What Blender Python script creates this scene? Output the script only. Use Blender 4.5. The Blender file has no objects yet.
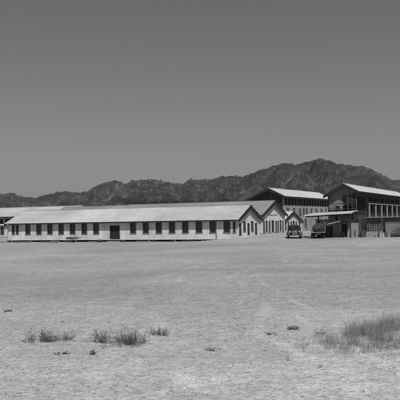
import bpy, bmesh, math, random
from mathutils import Vector, Matrix, noise
R = math.radians
random.seed(11)
S = bpy.context.scene
C = S.collection
TH = R(25.5); ct, st = math.cos(TH), math.sin(TH)
OX, OY, H = 6.03, 111.1, 3.5          # barracks corner and camera height, metres
def W(a, b): return (OX + ct*a + st*b, OY - st*a + ct*b)
def loc_ab(X, Y): X -= OX; Y -= OY; return (ct*X - st*Y, st*X + ct*Y)
def sm(t): t = max(0., min(1., t)); return t*t*(3-2*t)
def gz(X, Y):
    a, b = loc_ab(X, Y)
    top = .5 + .35*sm(b/12); top = top + (.38-top)*sm((a-2)/8)
    h = top*sm((a+9)/9)*sm((b+26)/26)
    d = math.hypot(X, Y)
    k = 1/(1+(d/45)**2)
    h += k*(.10*noise.noise(Vector((X*.22, Y*.22, 0))) + .035*noise.noise(Vector((X*.9, Y*.9, 3))))
    h += .16*math.exp(-((X-6.2)/2.2)**2-((Y-20)/2.6)**2)
    return h

# ------------------------------------------------------------------ materials
def mat(name, v, rough=.85, var=.2, scale=.6, fine=8., bump=.25, bscale=12., spec=.25, bands=None, tiles=None, stretch=(1,1,1), metal=0.):
    m = bpy.data.materials.new(name); m.use_nodes = True
    nt = m.node_tree; N = nt.nodes; L = nt.links
    p = N['Principled BSDF']; p.inputs['Roughness'].default_value = rough
    p.inputs['Specular IOR Level'].default_value = spec; p.inputs['Metallic'].default_value = metal
    tc = N.new('ShaderNodeTexCoord'); mp = N.new('ShaderNodeMapping'); mp.inputs['Scale'].default_value = stretch
    L.new(tc.outputs['Object'], mp.inputs['Vector'])
    def nz(sc, det=5):
        n = N.new('ShaderNodeTexNoise'); n.inputs['Scale'].default_value = sc; n.inputs['Detail'].default_value = det
        L.new(mp.outputs[0], n.inputs['Vector']); return n.outputs['Fac']
    def ma(op, a, b):
        n = N.new('ShaderNodeMath'); n.operation = op
        for i, q in enumerate((a, b)):
            if isinstance(q, (int, float)): n.inputs[i].default_value = q
            else: L.new(q, n.inputs[i])
        return n.outputs[0]
    f = ma('ADD', ma('MULTIPLY', nz(scale), .65), ma('MULTIPLY', nz(fine), .35))
    mr = N.new('ShaderNodeMapRange'); L.new(f, mr.inputs['Value'])
    mr.inputs['From Min'].default_value = .32; mr.inputs['From Max'].default_value = .68
    mr.inputs['To Min'].default_value = v*(1-var); mr.inputs['To Max'].default_value = v*(1+var)
    col = mr.outputs[0]
    h = nz(bscale, 6)
    if tiles:
        br = N.new('ShaderNodeTexBrick'); L.new(tc.outputs['Object'], br.inputs['Vector'])
        br.inputs['Scale'].default_value = 1.; br.inputs['Brick Width'].default_value = tiles[0]; br.inputs['Row Height'].default_value = tiles[1]
        br.inputs['Mortar Size'].default_value = .018; br.inputs['Color1'].default_value = (.94,)*3+(1,)
        br.inputs['Color2'].default_value = (1.04,)*3+(1,); br.inputs['Mortar'].default_value = (.78,)*3+(1,)
        br.offset = .37
        col = ma('MULTIPLY', col, br.outputs['Color'])
        h = ma('ADD', h, ma('MULTIPLY', br.outputs['Fac'], -.8))
    if bands:
        w = N.new('ShaderNodeTexWave'); w.wave_type = 'BANDS'; w.bands_direction = bands[0]; w.wave_profile = bands[2] if len(bands) > 2 else 'SAW'
        w.inputs['Scale'].default_value = .314/bands[1]; w.inputs['Distortion'].default_value = 0
        L.new(tc.outputs['Object'], w.inputs['Vector'])
        h = ma('ADD', ma('MULTIPLY', h, .3), w.outputs['Fac'])
        g = ma('GREATER_THAN', w.outputs['Fac'], .86)
        col = ma('MULTIPLY', col, ma('SUBTRACT', 1., ma('MULTIPLY', g, .22)))
    cb = N.new('ShaderNodeCombineColor')
    for i in range(3): L.new(col, cb.inputs[i])
    L.new(cb.outputs[0], p.inputs['Base Color'])
    bp = N.new('ShaderNodeBump'); bp.inputs['Strength'].default_value = bump; bp.inputs['Distance'].default_value = .03
    L.new(h, bp.inputs['Height']); L.new(bp.outputs[0], p.inputs['Normal'])
    return m
M = dict(
 siding=mat('white_siding', .58, bands=('Z', .2), var=.27, scale=.9, fine=4, stretch=(1,1,.5), bump=.5),
 grey_siding=mat('weathered_siding', .26, bands=('Z', .22), var=.35, fine=4, bump=.6),
 dark_siding=mat('shade_dark_boards', .045, bands=('Z', .22), var=.4, fine=4, bump=.6),  # dark_siding: near-black, stands for shade on the two-storey gable and gallery walls
 roof=mat('sheet_roof', .33, tiles=(2.4, .95), var=.24, scale=.12, fine=1.5, bump=.3, rough=.7),
 roof_old=mat('old_sheet_roof', .18, tiles=(2.4, .95), var=.22, scale=.15, fine=1.5, bump=.3, rough=.75),
 roof_light=mat('light_sheet_roof', .4, tiles=(3., .8), var=.14, scale=.15, fine=1.5, bump=.3, rough=.6),
 soffit=mat('shade_dark_timber', .02, var=.4, fine=10), gable_siding=mat('brown_siding', .2, bands=('Z', .22), var=.35, fine=4, bump=.6),  # soffit: blackened to stand for the deep shade under roofs and verges
 trim=mat('painted_trim', .5, var=.2), post=mat('pale_post', .22, var=.25),
 frame=mat('window_frame', .11, var=.4), dark=mat('screen_and_shade', .022, var=.5, rough=.9),  # dark: screens, also stands for shade in openings and under floors
 glass=mat('dark_glass', .015, var=.2, rough=.12, spec=.5, bump=.02),
 door=mat('door_boards', .02, bands=('X', .15), var=.3), pier=mat('timber_pier', .11, var=.3),
 adobe=mat('adobe_wall', .25, var=.22, scale=.8, fine=6, bump=.5, bscale=9),
 board=mat('grey_boards', .19, bands=('X', .2), var=.35, fine=5), lumber=mat('lumber', .2, var=.45, fine=6, stretch=(.3,3,3)),
 iron=mat('dark_iron', .05, rough=.5), paint=mat('black_car_paint', .025, rough=.3, spec=.5, var=.3, bump=.03),
 dull=mat('dusty_car_paint', .055, rough=.45, spec=.4, var=.35, bump=.05),
 chrome=mat('bright_metal', .3, rough=.5, metal=.3, bump=.02), tyre=mat('tyre_rubber', .02, rough=.8), rim=mat('wheel_rim', .2, rough=.5),
 lens=mat('lamp_lens', .35, rough=.15, spec=.5, bump=0), canvas=mat('canvas_cloth', .05, var=.4, fine=6), pale_canvas=mat('pale_canvas', .45, var=.3),
 bark=mat('tree_bark', .1, var=.4, fine=12), leaf=mat('dark_leaves', .02, var=.5, scale=.5, fine=3), shrub_leaf=mat('scrub_leaves', .085, var=.4, scale=3, fine=20),
 pale_leaf=mat('pale_leaves', .2, var=.5, scale=2, fine=12), twig=mat('dry_twigs', .09, var=.5, fine=30), grassm=mat('dry_grass', .2, var=.55, scale=1.5, fine=9),
 stone=mat('stones', .17, var=.5, scale=5, fine=30), crate=mat('crate_boards', .55, var=.25, bands=('Z', .18)),
)

# ------------------------------------------------------------------ mesh helpers
def obj(name, bm, m, parent=None, loc=None, rot=None, smooth=False, mats=None):
    me = bpy.data.meshes.new(name); bm.to_mesh(me); bm.free()
    if mats:
        for q in mats: me.materials.append(q)
    else: me.materials.append(m)
    if smooth:
        for p in me.polygons: p.use_smooth = True
    o = bpy.data.objects.new(name, me); C.objects.link(o)
    if parent: o.parent = parent
    if loc: o.location = loc
    if rot: o.rotation_euler = rot
    return o
def link(name, me, parent, loc=(0,0,0), rot=(0,0,0)):
    o = bpy.data.objects.new(name, me); C.objects.link(o); o.parent = parent; o.location = loc; o.rotation_euler = rot; return o
def tag(o, label, cat, group=None, kind=None):
    if label: o['label'] = label
    if cat: o['category'] = cat
    if group: o['group'] = group
    if kind: o['kind'] = kind
    return o
def empty(name, loc, rz=0, label=None, cat=None, group=None):
    o = bpy.data.objects.new(name, None); C.objects.link(o); o.location = loc; o.rotation_euler = (0,0,rz)
    return tag(o, label, cat, group)
def copy_tree(o, parent=None):
    c = o.copy(); C.objects.link(c); c.parent = parent
    for ch in list(o.children): copy_tree(ch, c)
    return c
def box(bm, x0, x1, y0, y1, z0, z1, mtx=None):
    vs = [bm.verts.new((x, y, z)) for z in (z0, z1) for y in (y0, y1) for x in (x0, x1)]
    for f in ((0,2,3,1),(4,5,7,6),(0,1,5,4),(2,6,7,3),(0,4,6,2),(1,3,7,5)): bm.faces.new([vs[i] for i in f])
    if mtx: bmesh.ops.transform(bm, matrix=mtx, verts=vs)
    return vs
def boxm(*a, **k): bm = bmesh.new(); box(bm, *a, **k); return bm
def prism(bm, poly, x0, x1, ax='x'):
    """poly = (y,z) points, extruded along x."""
    A = [bm.verts.new((x0, y, z)) for y, z in poly]; B = [bm.verts.new((x1, y, z)) for y, z in poly]
    bm.faces.new(A[::-1]); bm.faces.new(B)
    n = len(poly)
    for i in range(n): bm.faces.new((A[i], A[(i+1)%n], B[(i+1)%n], B[i]))
    bmesh.ops.recalc_face_normals(bm, faces=bm.faces[:])
def tube(bm, pts, rads, n=4):
    rings = []
    for i, p in enumerate(pts):
        p = Vector(p); d = (Vector(pts[min(i+1, len(pts)-1)]) - Vector(pts[max(i-1, 0)])).normalized()
        u = d.cross(Vector((.3, .9, .2))).normalized(); v = d.cross(u)
        r = rads[i] if hasattr(rads, '__len__') else rads
        rings.append([bm.verts.new(p + (u*math.cos(t) + v*math.sin(t))*r) for t in [2*math.pi*k/n for k in range(n)]])
    for a, b in zip(rings, rings[1:]):
        for k in range(n): bm.faces.new((a[k], a[(k+1)%n], b[(k+1)%n], b[k]))
    bm.faces.new(rings[0][::-1]); bm.faces.new(rings[-1])
def loft(bm, secs):
    """secs = (x, halfwidth, zbottom, ztop, top inset)"""
    rings = []
    for x, w, zb, zt, ins in secs:
        h = zt-zb
        ring = [(w*.9, zb), (w, zb+.15*h), (w, zb+.5*h), (w-ins*.35, zb+.75*h), (w-ins*.8, zb+.93*h), (w*.45-ins*.3, zt)]
        ring = ring + [(-y, z) for y, z in ring[::-1]]
        rings.append([bm.verts.new((x, y, z)) for y, z in ring])
    n = len(rings[0])
    for a, b in zip(rings, rings[1:]):
        for k in range(n): bm.faces.new((a[k], a[(k+1)%n], b[(k+1)%n], b[k]))
    bm.faces.new(rings[0][::-1]); bm.faces.new(rings[-1])
    bmesh.ops.recalc_face_normals(bm, faces=bm.faces[:])
def lathe_y(bm, prof, n=20, at=(0,0,0)):
    """prof = (y, r) rotated about the y axis"""
    rings = [[bm.verts.new((at[0]+r*math.cos(t), at[1]+y, at[2]+r*math.sin(t))) for t in [2*math.pi*k/n for k in range(n)]] for y, r in prof]
    for a, b in zip(rings, rings[1:]):
        for k in range(n): bm.faces.new((a[k], a[(k+1)%n], b[(k+1)%n], b[k]))
    bm.faces.new(rings[0]); bm.faces.new(rings[-1][::-1])
    bmesh.ops.recalc_face_normals(bm, faces=bm.faces[:])
def ell(bm, c, r, seg=12, rings=8):
    bmesh.ops.create_uvsphere(bm, u_segments=seg, v_segments=rings, radius=1, matrix=Matrix.Translation(c) @ Matrix.Diagonal((r[0], r[1], r[2], 1)))

def panel(bm, L, zlow, ztop, ops, t=.16, mtx=None):
    """wall from x=0..L, y=0 (outer face) .. t with real openings"""
    xs = sorted({0, L, *[o[0] for o in ops], *[o[1] for o in ops]}); zs = sorted({zlow, ztop, *[o[2] for o in ops], *[o[3] for o in ops]})
    solid = {}
    for i in range(len(xs)-1):
        for j in range(len(zs)-1):
            cx, cz = (xs[i]+xs[i+1])/2, (zs[j]+zs[j+1])/2
            solid[i, j] = not any(o[0] < cx < o[1] and o[2] < cz < o[3] for o in ops)
    V = {}
    def v(i, j, k):
        if (i, j, k) not in V: V[i, j, k] = bm.verts.new((xs[i], k*t, zs[j]))
        return V[i, j, k]
    for (i, j), s in solid.items():
        if not s: continue
        bm.faces.new((v(i,j,0), v(i+1,j,0), v(i+1,j+1,0), v(i,j+1,0)))
        bm.faces.new((v(i,j,1), v(i,j+1,1), v(i+1,j+1,1), v(i+1,j,1)))
        if not solid.get((i-1, j)): bm.faces.new((v(i,j,0), v(i,j+1,0), v(i,j+1,1), v(i,j,1)))
        if not solid.get((i+1, j)): bm.faces.new((v(i+1,j,0), v(i+1,j,1), v(i+1,j+1,1), v(i+1,j+1,0)))
        if not solid.get((i, j-1)): bm.faces.new((v(i,j,0), v(i,j,1), v(i+1,j,1), v(i+1,j,0)))
        if not solid.get((i, j+1)): bm.faces.new((v(i,j+1,0), v(i+1,j+1,0), v(i+1,j+1,1), v(i,j+1,1)))
    if mtx: bmesh.ops.transform(bm, matrix=mtx, verts=list(V.values()))

WC = {}
def win_meshes(w, h, cols, rows):
    k = (round(w, 2), round(h, 2), cols, rows)
    if k in WC: return WC[k]
    f = bmesh.new(); q = .09
    box(f, -w/2-.05, -w/2+q, -.035, .06, 0, h); box(f, w/2-q, w/2+.05, -.035, .06, 0, h)
    box(f, -w/2-.05, w/2+.05, -.037, .058, h, h+.1); box(f, -w/2-.1, w/2+.1, -.09, .06, -.08, 0)
    g = boxm(-w/2+q, w/2-q, .09, .11, 0, h)
    m = bmesh.new()
    for i in range(1, cols): x = -w/2+w*i/cols; box(m, x-.02, x+.02, .062, .085, 0, h)
    for i in range(1, rows): z = h*i/rows; t = .035 if i*2 == rows else .015; box(m, -w/2+q, w/2-q, .06, .0865, z-t, z+t)
    out = []
    for nm, b, mm in (('window', f, M['frame']), ('pane', g, M['glass']), ('muntin', m, M['frame'])):
        me = bpy.data.meshes.new(nm); b.to_mesh(me); b.free(); me.materials.append(mm); out.append(me)
    WC[k] = out; return out
def put_window(parent, o, rotz, P):
    w, h = o[1]-o[0], o[3]-o[2]
    f, g, m = win_meshes(w, h, 2 if w < 1.3 else 4, 4)
    wi = link('window', f, parent, P((o[0]+o[1])/2, o[2]), (0,0,rotz)); link('pane', g, wi); link('muntin', m, wi)
def put_door(parent, o, rotz, P):
    w, h = o[1]-o[0], o[3]-o[2]
    bm = boxm(-w/2, w/2, .06, .11, .02, h-.02)
    d = obj('door', bm, M['door'], parent, P((o[0]+o[1])/2, o[2]), (0,0,rotz))
    bm = bmesh.new(); box(bm, -w/2-.08, -w/2, -.03, .05, 0, h); box(bm, w/2, w/2+.08, -.03, .05, 0, h); box(bm, -w/2-.08, w/2+.08, -.032, .048, h, h+.1)
    obj('door_frame', bm, M['frame'], d)
    bm = bmesh.new(); ell(bm, (w/2-.12, .03, 1.), (.035, .035, .035), 8, 6); obj('handle', bm, M['chrome'], d)

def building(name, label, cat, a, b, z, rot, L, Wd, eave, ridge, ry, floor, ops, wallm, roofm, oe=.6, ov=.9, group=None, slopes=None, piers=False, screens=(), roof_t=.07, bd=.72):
    """local frame: front wall y=0, gables at x=0 and x=L.  z values are above world zero, z = base."""
    x, y = W(a, b)
    e = empty(name, (x, y, z), -TH+rot, label, cat, group)
    ev, rd, fl = eave-z, ridge-z, floor-z
    s0 = (rd-ev)/(ry+oe) if slopes is None else slopes[0]
    s1 = s0 if slopes is None else slopes[1]
    w0 = rd - s0*ry - .12; w1 = rd - s1*(Wd-ry) - .12       # wall heads
    F = [o for o in ops if o[0] == 'F']; G1 = [o for o in ops if o[0] == 'R']; G0 = [o for o in ops if o[0] == 'L']
    T = .16
    bm = bmesh.new()
    conv = lambda o: (o[1], o[2], o[3]-z, o[4]-z)
    panel(bm, L, fl, w0, [conv(o) for o in F], T)
    wl = obj('wall', bm, wallm[0], e)
    if F and wallm[0] is M['siding'] and 0: pass
    bm = bmesh.new(); panel(bm, L, fl, w1, [], T, Matrix.Translation((0, Wd-T, 0))); obj('wall', bm, wallm[0], e)
    for gx, O, side in ((0, G0, -1), (L, G1, 1)):
        bm = bmesh.new(); hh = min(w0, w1)
        if side == 1: mt = Matrix.Translation((L, T+.002, 0)) @ Matrix.Rotation(R(90), 4, 'Z')
        else: mt = Matrix.Translation((0, Wd-T-.002, 0)) @ Matrix.Rotation(R(-90), 4, 'Z')
        cv = [(o[1]-T, o[2]-T, o[3]-z, o[4]-z) if side == 1 else (Wd-T-o[2], Wd-T-o[1], o[3]-z, o[4]-z) for o in O]
        panel(bm, Wd-2*T-.004, fl, hh, cv, T, mt)
        xx = (L-T, L) if side == 1 else (0, T)
        prism(bm, [(0, hh+.001), (Wd, hh+.001), (Wd, w1+.002), (ry, rd-.12), (0, w0+.002)] if abs(w0-w1) > .01 else [(0, hh+.001), (Wd, hh+.001), (ry, rd-.12)], xx[0]+.003*side, xx[1]+.003*side)
        obj('gable_wall', bm, wallm[1], e)
    # dark box set back under the floor stands for crawl-space shade
    obj('underfloor_shade', boxm(.5, L-.5, .5, Wd-.5, -1.0, fl+.02), M['dark'], e)
    if piers:
        me = None
        for k in range(int(L/5)+1):
            p = boxm(-.15, .15, 0, .3, -.4, fl)
            if me is None:
                o = obj('pier', p, M['pier'], e, (.2+k*5., .02, 0)); me = o.data
            else: p.free(); link('pier', me, e, (.2+k*5., .02, 0))
        obj('sill_beam', boxm(0, L, -.03, .17, fl-.09, fl-.002), M['trim'], e)
    else:
        obj('skirt', boxm(.01, L-.01, .01, Wd-.01, -1., fl-.002), wallm[2] if len(wallm) > 2 else M['adobe'], e)
    # roof slabs
    ye0, ye1 = -oe, Wd+oe if slopes is None else Wd+slopes[2]
    z0, z1 = rd-s0*(ry-ye0), rd-s1*(ye1-ry)
    rt = roof_t
    bm = bmesh.new()
    prism(bm, [(ye0, z0), (ry, rd), (ye1, z1), (ye1, z1-rt), (ry, rd-rt), (ye0, z0-rt)], -ov, L+ov)
    rf = obj('roof', bm, roofm, e)
    obj('ridge_cap', boxm(-ov-.01, L+ov+.01, ry-.14, ry+.14, rd-.02, rd+.035), roofm, rf)
    # soffit and deepened barge boards, blackened to stand for shade under the verges
    bm = bmesh.new()
    so = .05
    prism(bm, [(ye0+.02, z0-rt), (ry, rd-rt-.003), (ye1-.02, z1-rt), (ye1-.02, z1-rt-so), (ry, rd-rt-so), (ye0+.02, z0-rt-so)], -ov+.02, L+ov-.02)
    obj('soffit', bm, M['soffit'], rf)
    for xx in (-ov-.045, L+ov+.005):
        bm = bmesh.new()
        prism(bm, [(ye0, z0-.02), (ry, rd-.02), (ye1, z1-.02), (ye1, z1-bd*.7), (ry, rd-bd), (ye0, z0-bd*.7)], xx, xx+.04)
        obj('barge_shade_board', bm, M['soffit'], rf)
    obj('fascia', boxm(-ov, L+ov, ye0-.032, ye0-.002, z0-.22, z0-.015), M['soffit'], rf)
    # openings
    for o in ops:
        kind = o[5]; oo = (o[1], o[2], o[3]-z, o[4]-z)
        if o[0] == 'F': rotz, P = 0, lambda c, zz: (c, 0, zz)
        elif o[0] == 'R': rotz, P = R(90), lambda c, zz: (L, c, zz)
        else:
            rotz, P = R(-90), lambda c, zz: (0, c, zz)
        if kind == 'win': put_window(e, oo, rotz, P)
        elif kind == 'door': put_door(e, oo, rotz, P)
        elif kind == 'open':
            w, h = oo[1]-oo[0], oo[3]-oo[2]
            sc = obj('screen', boxm(-w/2, w/2, .2, .22, 0, h), M['dark'], e, P((oo[0]+oo[1])/2, oo[2]), (0,0,rotz))  # dark panel stands for the unlit interior behind the opening
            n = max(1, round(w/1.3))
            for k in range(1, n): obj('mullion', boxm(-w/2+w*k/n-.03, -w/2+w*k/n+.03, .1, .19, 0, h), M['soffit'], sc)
        elif kind == 'vent':
            w, h = oo[1]-oo[0], oo[3]-oo[2]
            bm = boxm(-w/2, w/2, .1, .13, 0, h)
            for k in range(int(h/.1)): box(bm, -w/2, w/2, .01, .09, k*.1+.01, k*.1+.035)
            obj('vent', bm, M['frame'], e, P((oo[0]+oo[1])/2, oo[2]), (0,0,rotz))
    return e, rf

# ------------------------------------------------------------------ buildings
# A: the long white barrack
A0 = -46.6; LA = 46.42
ops = []
for a in (-41.94,-39.4,-36.93,-34.43,-31.93,-29.43,-26.93,-19.42,-16.91,-14.4,-11.91,-9.44,-6.95,-4.46,-2.0):
    ops.append(('F', a-A0-.55, a-A0+.55, 1.45, 3.15, 'win'))
for a in (-45.35, -44.4): ops.append(('F', a-A0-.3, a-A0+.3, 1.5, 3.1, 'win'))
ops.append(('F', LA-.75, LA-.35, 1.45, 3.1, 'win'))
ops.append(('F', -23.1-A0-.95, -23.1-A0+.95, .44, 2.75, 'door'))
for b in (1.15, 4.75, 8.2): ops.append(('R', b-.42, b+.42, .82, 2.75, 'door'))
for b in (2.95, 6.45): ops.append(('R', b-.5, b+.5, 1.55, 3.1, 'win'))
x, y = W(A0, 0)
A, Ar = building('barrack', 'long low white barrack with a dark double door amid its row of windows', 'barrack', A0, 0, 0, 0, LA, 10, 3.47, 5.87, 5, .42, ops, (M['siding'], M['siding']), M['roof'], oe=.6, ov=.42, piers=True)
obj('step', boxm(22.4, 24.6, -.75, -.05, -.2, .16), M['lumber'], A)
# D: second wing
aD = -1.25; LD = 31.
z = .35
ops = [('R', b, b+w, 1.0 if k == 'door' else 1.1, h, k) for b, w, h, k in ((1.0, .8, 3.0, 'win'), (2.4, .8, 3.1, 'door'), (3.9, .8, 3.0, 'win'), (5.6, 1.1, 3.1, 'door'), (7.6, .75, 3.0, 'win'), (8.8, .7, 3.0, 'win'), (10.2, .8, 3.1, 'door'), (11.6, .7, 3.0, 'win'))]
ops += [('R', 4.2+k*.95, 4.75+k*.95, 4.0, 4.35, 'vent') for k in range(5)]
ops += [('F', 30-k*2.5-.5, 30-k*2.5+.5, 1.9, 3.5, 'win') for k in range(12)]
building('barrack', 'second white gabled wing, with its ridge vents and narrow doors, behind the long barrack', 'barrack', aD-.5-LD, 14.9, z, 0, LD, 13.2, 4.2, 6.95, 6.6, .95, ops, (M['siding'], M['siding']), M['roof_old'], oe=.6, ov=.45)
# E: third small wing
LE = 30.
ops = [('R', b, b+w, 1.2, 2.75, 'win') for b, w in ((1.0, .9), (2.8, .9), (4.6, .9), (8.0, .9), (10.2, .9))] + [('R', 6.2, 7.3, .75, 2.9, 'door')]
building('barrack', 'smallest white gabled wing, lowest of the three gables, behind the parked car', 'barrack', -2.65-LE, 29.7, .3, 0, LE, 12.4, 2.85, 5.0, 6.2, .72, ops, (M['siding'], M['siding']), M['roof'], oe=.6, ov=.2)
# B and C: low buildings behind the long one at the left
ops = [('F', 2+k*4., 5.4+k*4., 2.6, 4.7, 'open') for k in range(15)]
building('barrack', 'tall light roofed barrack with a shaded gallery, at the far left behind the long barrack', 'barrack', -123, 38.6, .0, 0, 61.5, 13, 5.25, 7.75, 6.5, .3, ops, (M['grey_siding'], M['siding'], M['grey_siding']), M['roof'], oe=.9, ov=.5)  # grey front wall stands for the shade under its deep eave
building('barrack', 'low grey roof strip showing just behind the left half of the long barrack', 'barrack', -58, 29.5, .0, 0, 24.3, 9, 5.2, 7.2, 4.5, .3, [], (M['siding'], M['siding']), M['roof_old'])
# lean-to in front of B
ops = [('F', 31.6+k*2.35-.55, 31.6+k*2.35+.55, .75, 2.55, 'win') for k in range(-10, 6)]
building('annex', 'small flat white annex with dark windows just left of the long barrack', 'annex', -112, 34.2, 0, 0, 37.2, 3.4, 3.05, 3.35, 1.7, .25, ops, (M['siding'], M['siding']), M['roof_light'], oe=.35, ov=.3)
# F: two storey, middle
ops = []
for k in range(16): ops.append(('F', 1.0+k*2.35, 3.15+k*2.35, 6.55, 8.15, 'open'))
for xx in (2.5, 7., 11.5, 14.6, 17., 21., 25.5, 30., 34.5): ops.append(('F', xx, xx+1.3, 4.2, 5.8, 'win'))
for k in range(8): ops.append(('F', 2+k*4.6, 3.4+k*4.6, 1.4, 3.2, 'win'))
ops += [('L', 1.2, 3.2, 5.8, 7.4, 'open'), ('L', 4.2, 5.6, 5.8, 7.4, 'open')]
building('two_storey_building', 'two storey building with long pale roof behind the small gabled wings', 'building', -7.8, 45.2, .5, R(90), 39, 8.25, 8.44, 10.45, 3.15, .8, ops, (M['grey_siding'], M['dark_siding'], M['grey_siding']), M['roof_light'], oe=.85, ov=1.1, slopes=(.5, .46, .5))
# G: two storey, right
ops = [('F', 1.0, 8.9, 3.9, 7.0, 'open')]
for k in range(7): ops.append(('F', 10.9+k*5.55, 15.2+k*5.55, 3.85, 5.85, 'open'))
for k in range(7): ops.append(('F', 10.9+k*5.55, 15.2+k*5.55, 6.35, 7.1, 'open'))
for k in range(9): ops.append(('F', 2+k*5., 3.3+k*5., 1.2, 2.8, 'win'))
ops += [('L', 1.05, 1.8, 5.95, 7.1, 'win'), ('L', .3, .8, 4.6, 6.2, 'open'), ('L', 2.3, 3.1, 4.2, 5.4, 'win'), ('L', 1.0, 1.8, 4.15, 5.45, 'open')]
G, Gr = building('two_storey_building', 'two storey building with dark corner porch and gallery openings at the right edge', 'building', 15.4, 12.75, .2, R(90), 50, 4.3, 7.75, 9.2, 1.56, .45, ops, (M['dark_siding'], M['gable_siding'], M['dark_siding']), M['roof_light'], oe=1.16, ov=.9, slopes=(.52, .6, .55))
# pale posts and rails of the gallery
for k in range(8):
    xx = 9.9+k*5.55
    obj('post', boxm(xx-.24, xx+.24, -.62, -.42, 3.3, 5.6), M['post'], G)
obj('rail', boxm(9.2, 50, -.64, -.4, 5.602, 5.75), M['post'], G)
obj('ledge', boxm(9.2, 50, -.9, -.01, 3.15, 3.298), M['post'], G)
# porch on the gable: floor band, posts, rails
obj('screen', boxm(-.5, -.47, -.55, 1.1, 5.15, 6.95), M['dark'], G)
obj('floor_band', boxm(-.62, -.004, -.7, 4.3, 3.72, 3.9), M['soffit'], G)
for yy, m_ in ((-.2, 'post'), (.55, 'frame'), (1.25, 'frame')):
    obj('post', boxm(-.6, -.53, yy-.48, yy-.42, 3.9, 7.0), M[m_], G)
for zz in (4.7, 5.55):
    obj('rail', boxm(-.59, -.51, -.6, 4.2, zz, zz+.09), M['dark_siding'], G)

# ------------------------------------------------------------------ canopy, compound walls
def abz(a, b, dz=0):
    x, y = W(a, b); return (x, y, gz(x, y)+dz)
cx, cy = W(9.6, 3.7)
cn = empty('canopy', (cx, cy, .35), -TH, 'open sided shed with flat pale roof on posts, over the parking place', 'shed')
def slab(L, D, zl, zr, rise, t, m, parent, name):
    bm = bmesh.new()
    P = [(0,0,zl),(L,0,zr),(L,D,zr+rise),(0,D,zl+rise)]
    a = [bm.verts.new((x_, y_, z_)) for x_, y_, z_ in P]; b_ = [bm.verts.new((x_, y_, z_-t)) for x_, y_, z_ in P]
    bm.faces.new(a); bm.faces.new(b_[::-1])
    for i in range(4): bm.faces.new((a[i], b_[i], b_[(i+1)%4], a[(i+1)%4]))
    return obj(name, bm, m, parent)
cr = slab(7.6, 4.6, 3.62, 3.92, .3, .07, M['roof_light'], cn, 'roof')
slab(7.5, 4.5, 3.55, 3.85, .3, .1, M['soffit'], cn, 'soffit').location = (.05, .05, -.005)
obj('fascia', boxm(.0, 7.6, -.035, -.003, -.16, 0), M['trim'], cn, (0,0,3.6), (0, -math.atan(.3/7.6), 0))
for px_, py_, m_ in ((1.15, .15, 'post'), (4.1, .15, 'soffit'), (7.3, .15, 'soffit'), (1.15, 4.3, 'soffit'), (4.1, 4.4, 'soffit'), (7.3, 4.4, 'soffit')):
    zt = 3.43+.3*px_/7.6+.3*py_/4.6
    obj('post', boxm(px_-.09, px_+.09, py_-.09, py_+.09, -.5, zt), M[m_], cn)
for yy in (.15, 4.35):
    obj('beam', boxm(.3, 7.4, yy-.06, yy+.06, -.2, -.02), M['soffit'], cn, (0,0,3.44+.3*yy/4.6), (0, -math.atan(.3/7.6), 0))

def fence_box(name, label, cat, a0, a1, b, ztop, m, t=.35, capm=None, group=None):
    x, y, z = abz(a0, b)
    e = empty(name, (x, y, z), -TH, label, cat, group); L = a1-a0; h = ztop-z
    bm = boxm(0, L, 0, t, -.4, h)
    bmesh.ops.subdivide_edges(bm, edges=bm.edges[:], cuts=7, use_grid_fill=True)
    for v in bm.verts:
        n = noise.noise(v.co*1.3+Vector((a0,0,0)))
        v.co.z += .07*n*(v.co.z > h-.1); v.co.y += .03*n
    obj('panel', bm, m, e)
    if capm: obj('coping', boxm(-.05, L+.05, -.06, t+.06, h+.075, h+.16), capm, e)
    return e
fence_box('compound_wall', 'short pale adobe wall panel just right of the truck under the small lean-to roof', 'wall', 13.3, 14.75, 7, 2.5, M['adobe'])
fence_box('compound_wall', 'pale adobe wall panel between the dark gateway and the plant clump', 'wall', 15.65, 17.4, 7, 2.62, M['adobe'])
fence_box('compound_wall', 'grey board wall panel between the white crate and the leafy bush at the right edge', 'wall', 21.6, 26.5, 7, 2.5, M['board'], t=.12, capm=M['lumber'])
fence_box('compound_wall', 'low grey panel carrying vertical pickets in front of the two storey building', 'wall', 18.6, 21.2, 7, 1.2, M['adobe'], t=.2)
# gate
x, y, z = abz(14.77, 7.1)
g = empty('gate', (x, y, z), -TH, 'dark plank gate between two pale adobe wall panels', 'gate')
obj('gate_leaf', boxm(.12, .75, 0, .06, .05, 2.05), M['door'], g)
for q in (.02, .76): obj('gate_post', boxm(q, q+.1, -.05, .1, -.3, 2.5), M['soffit'], g)
obj('crossbar', boxm(.02, .86, -.04, .08, 2.5, 2.62), M['soffit'], g)
# pickets
x, y, z = abz(18.6, 7.1)
g = empty('picket_fence', (x, y, z+.85), -TH, 'row of pale vertical pickets standing on the low grey panel', 'fence')
for k in range(9):
    bm = boxm(0, .1, 0, .04, 0, 1.15+.12*random.random()); obj('picket', bm, M['board'] if k % 3 else M['pier'], g, (.15+k*.28, 0, 0), (0, random.uniform(-.03, .03), 0))
obj('crossbar', boxm(0, 2.6, .045, .09, .7, .78), M['pier'], g)
# small lean-to roof
x, y, z = abz(13.7, 2.1)
g = empty('lean_to', (x, y, z), -TH, 'small tilted pale lean-to roof on poles right of the truck', 'shed')
slab(1.75, 1.3, 2.12, 2.5, .12, .07, M['roof_light'], g, 'roof')
for q in (.1, 1.75): obj('post', boxm(q, q+.08, .05, .13, -.3, 2.04+.2*q), M['soffit'], g)
# dark backing added to stand for the shade under the open shed
fence_box('shade_backing', 'dark backing screen added for the shade at the back of the open shed', 'screen', 10.0, 18.2, 9.4, 3.2, M['dark_siding'], t=.1)
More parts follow.
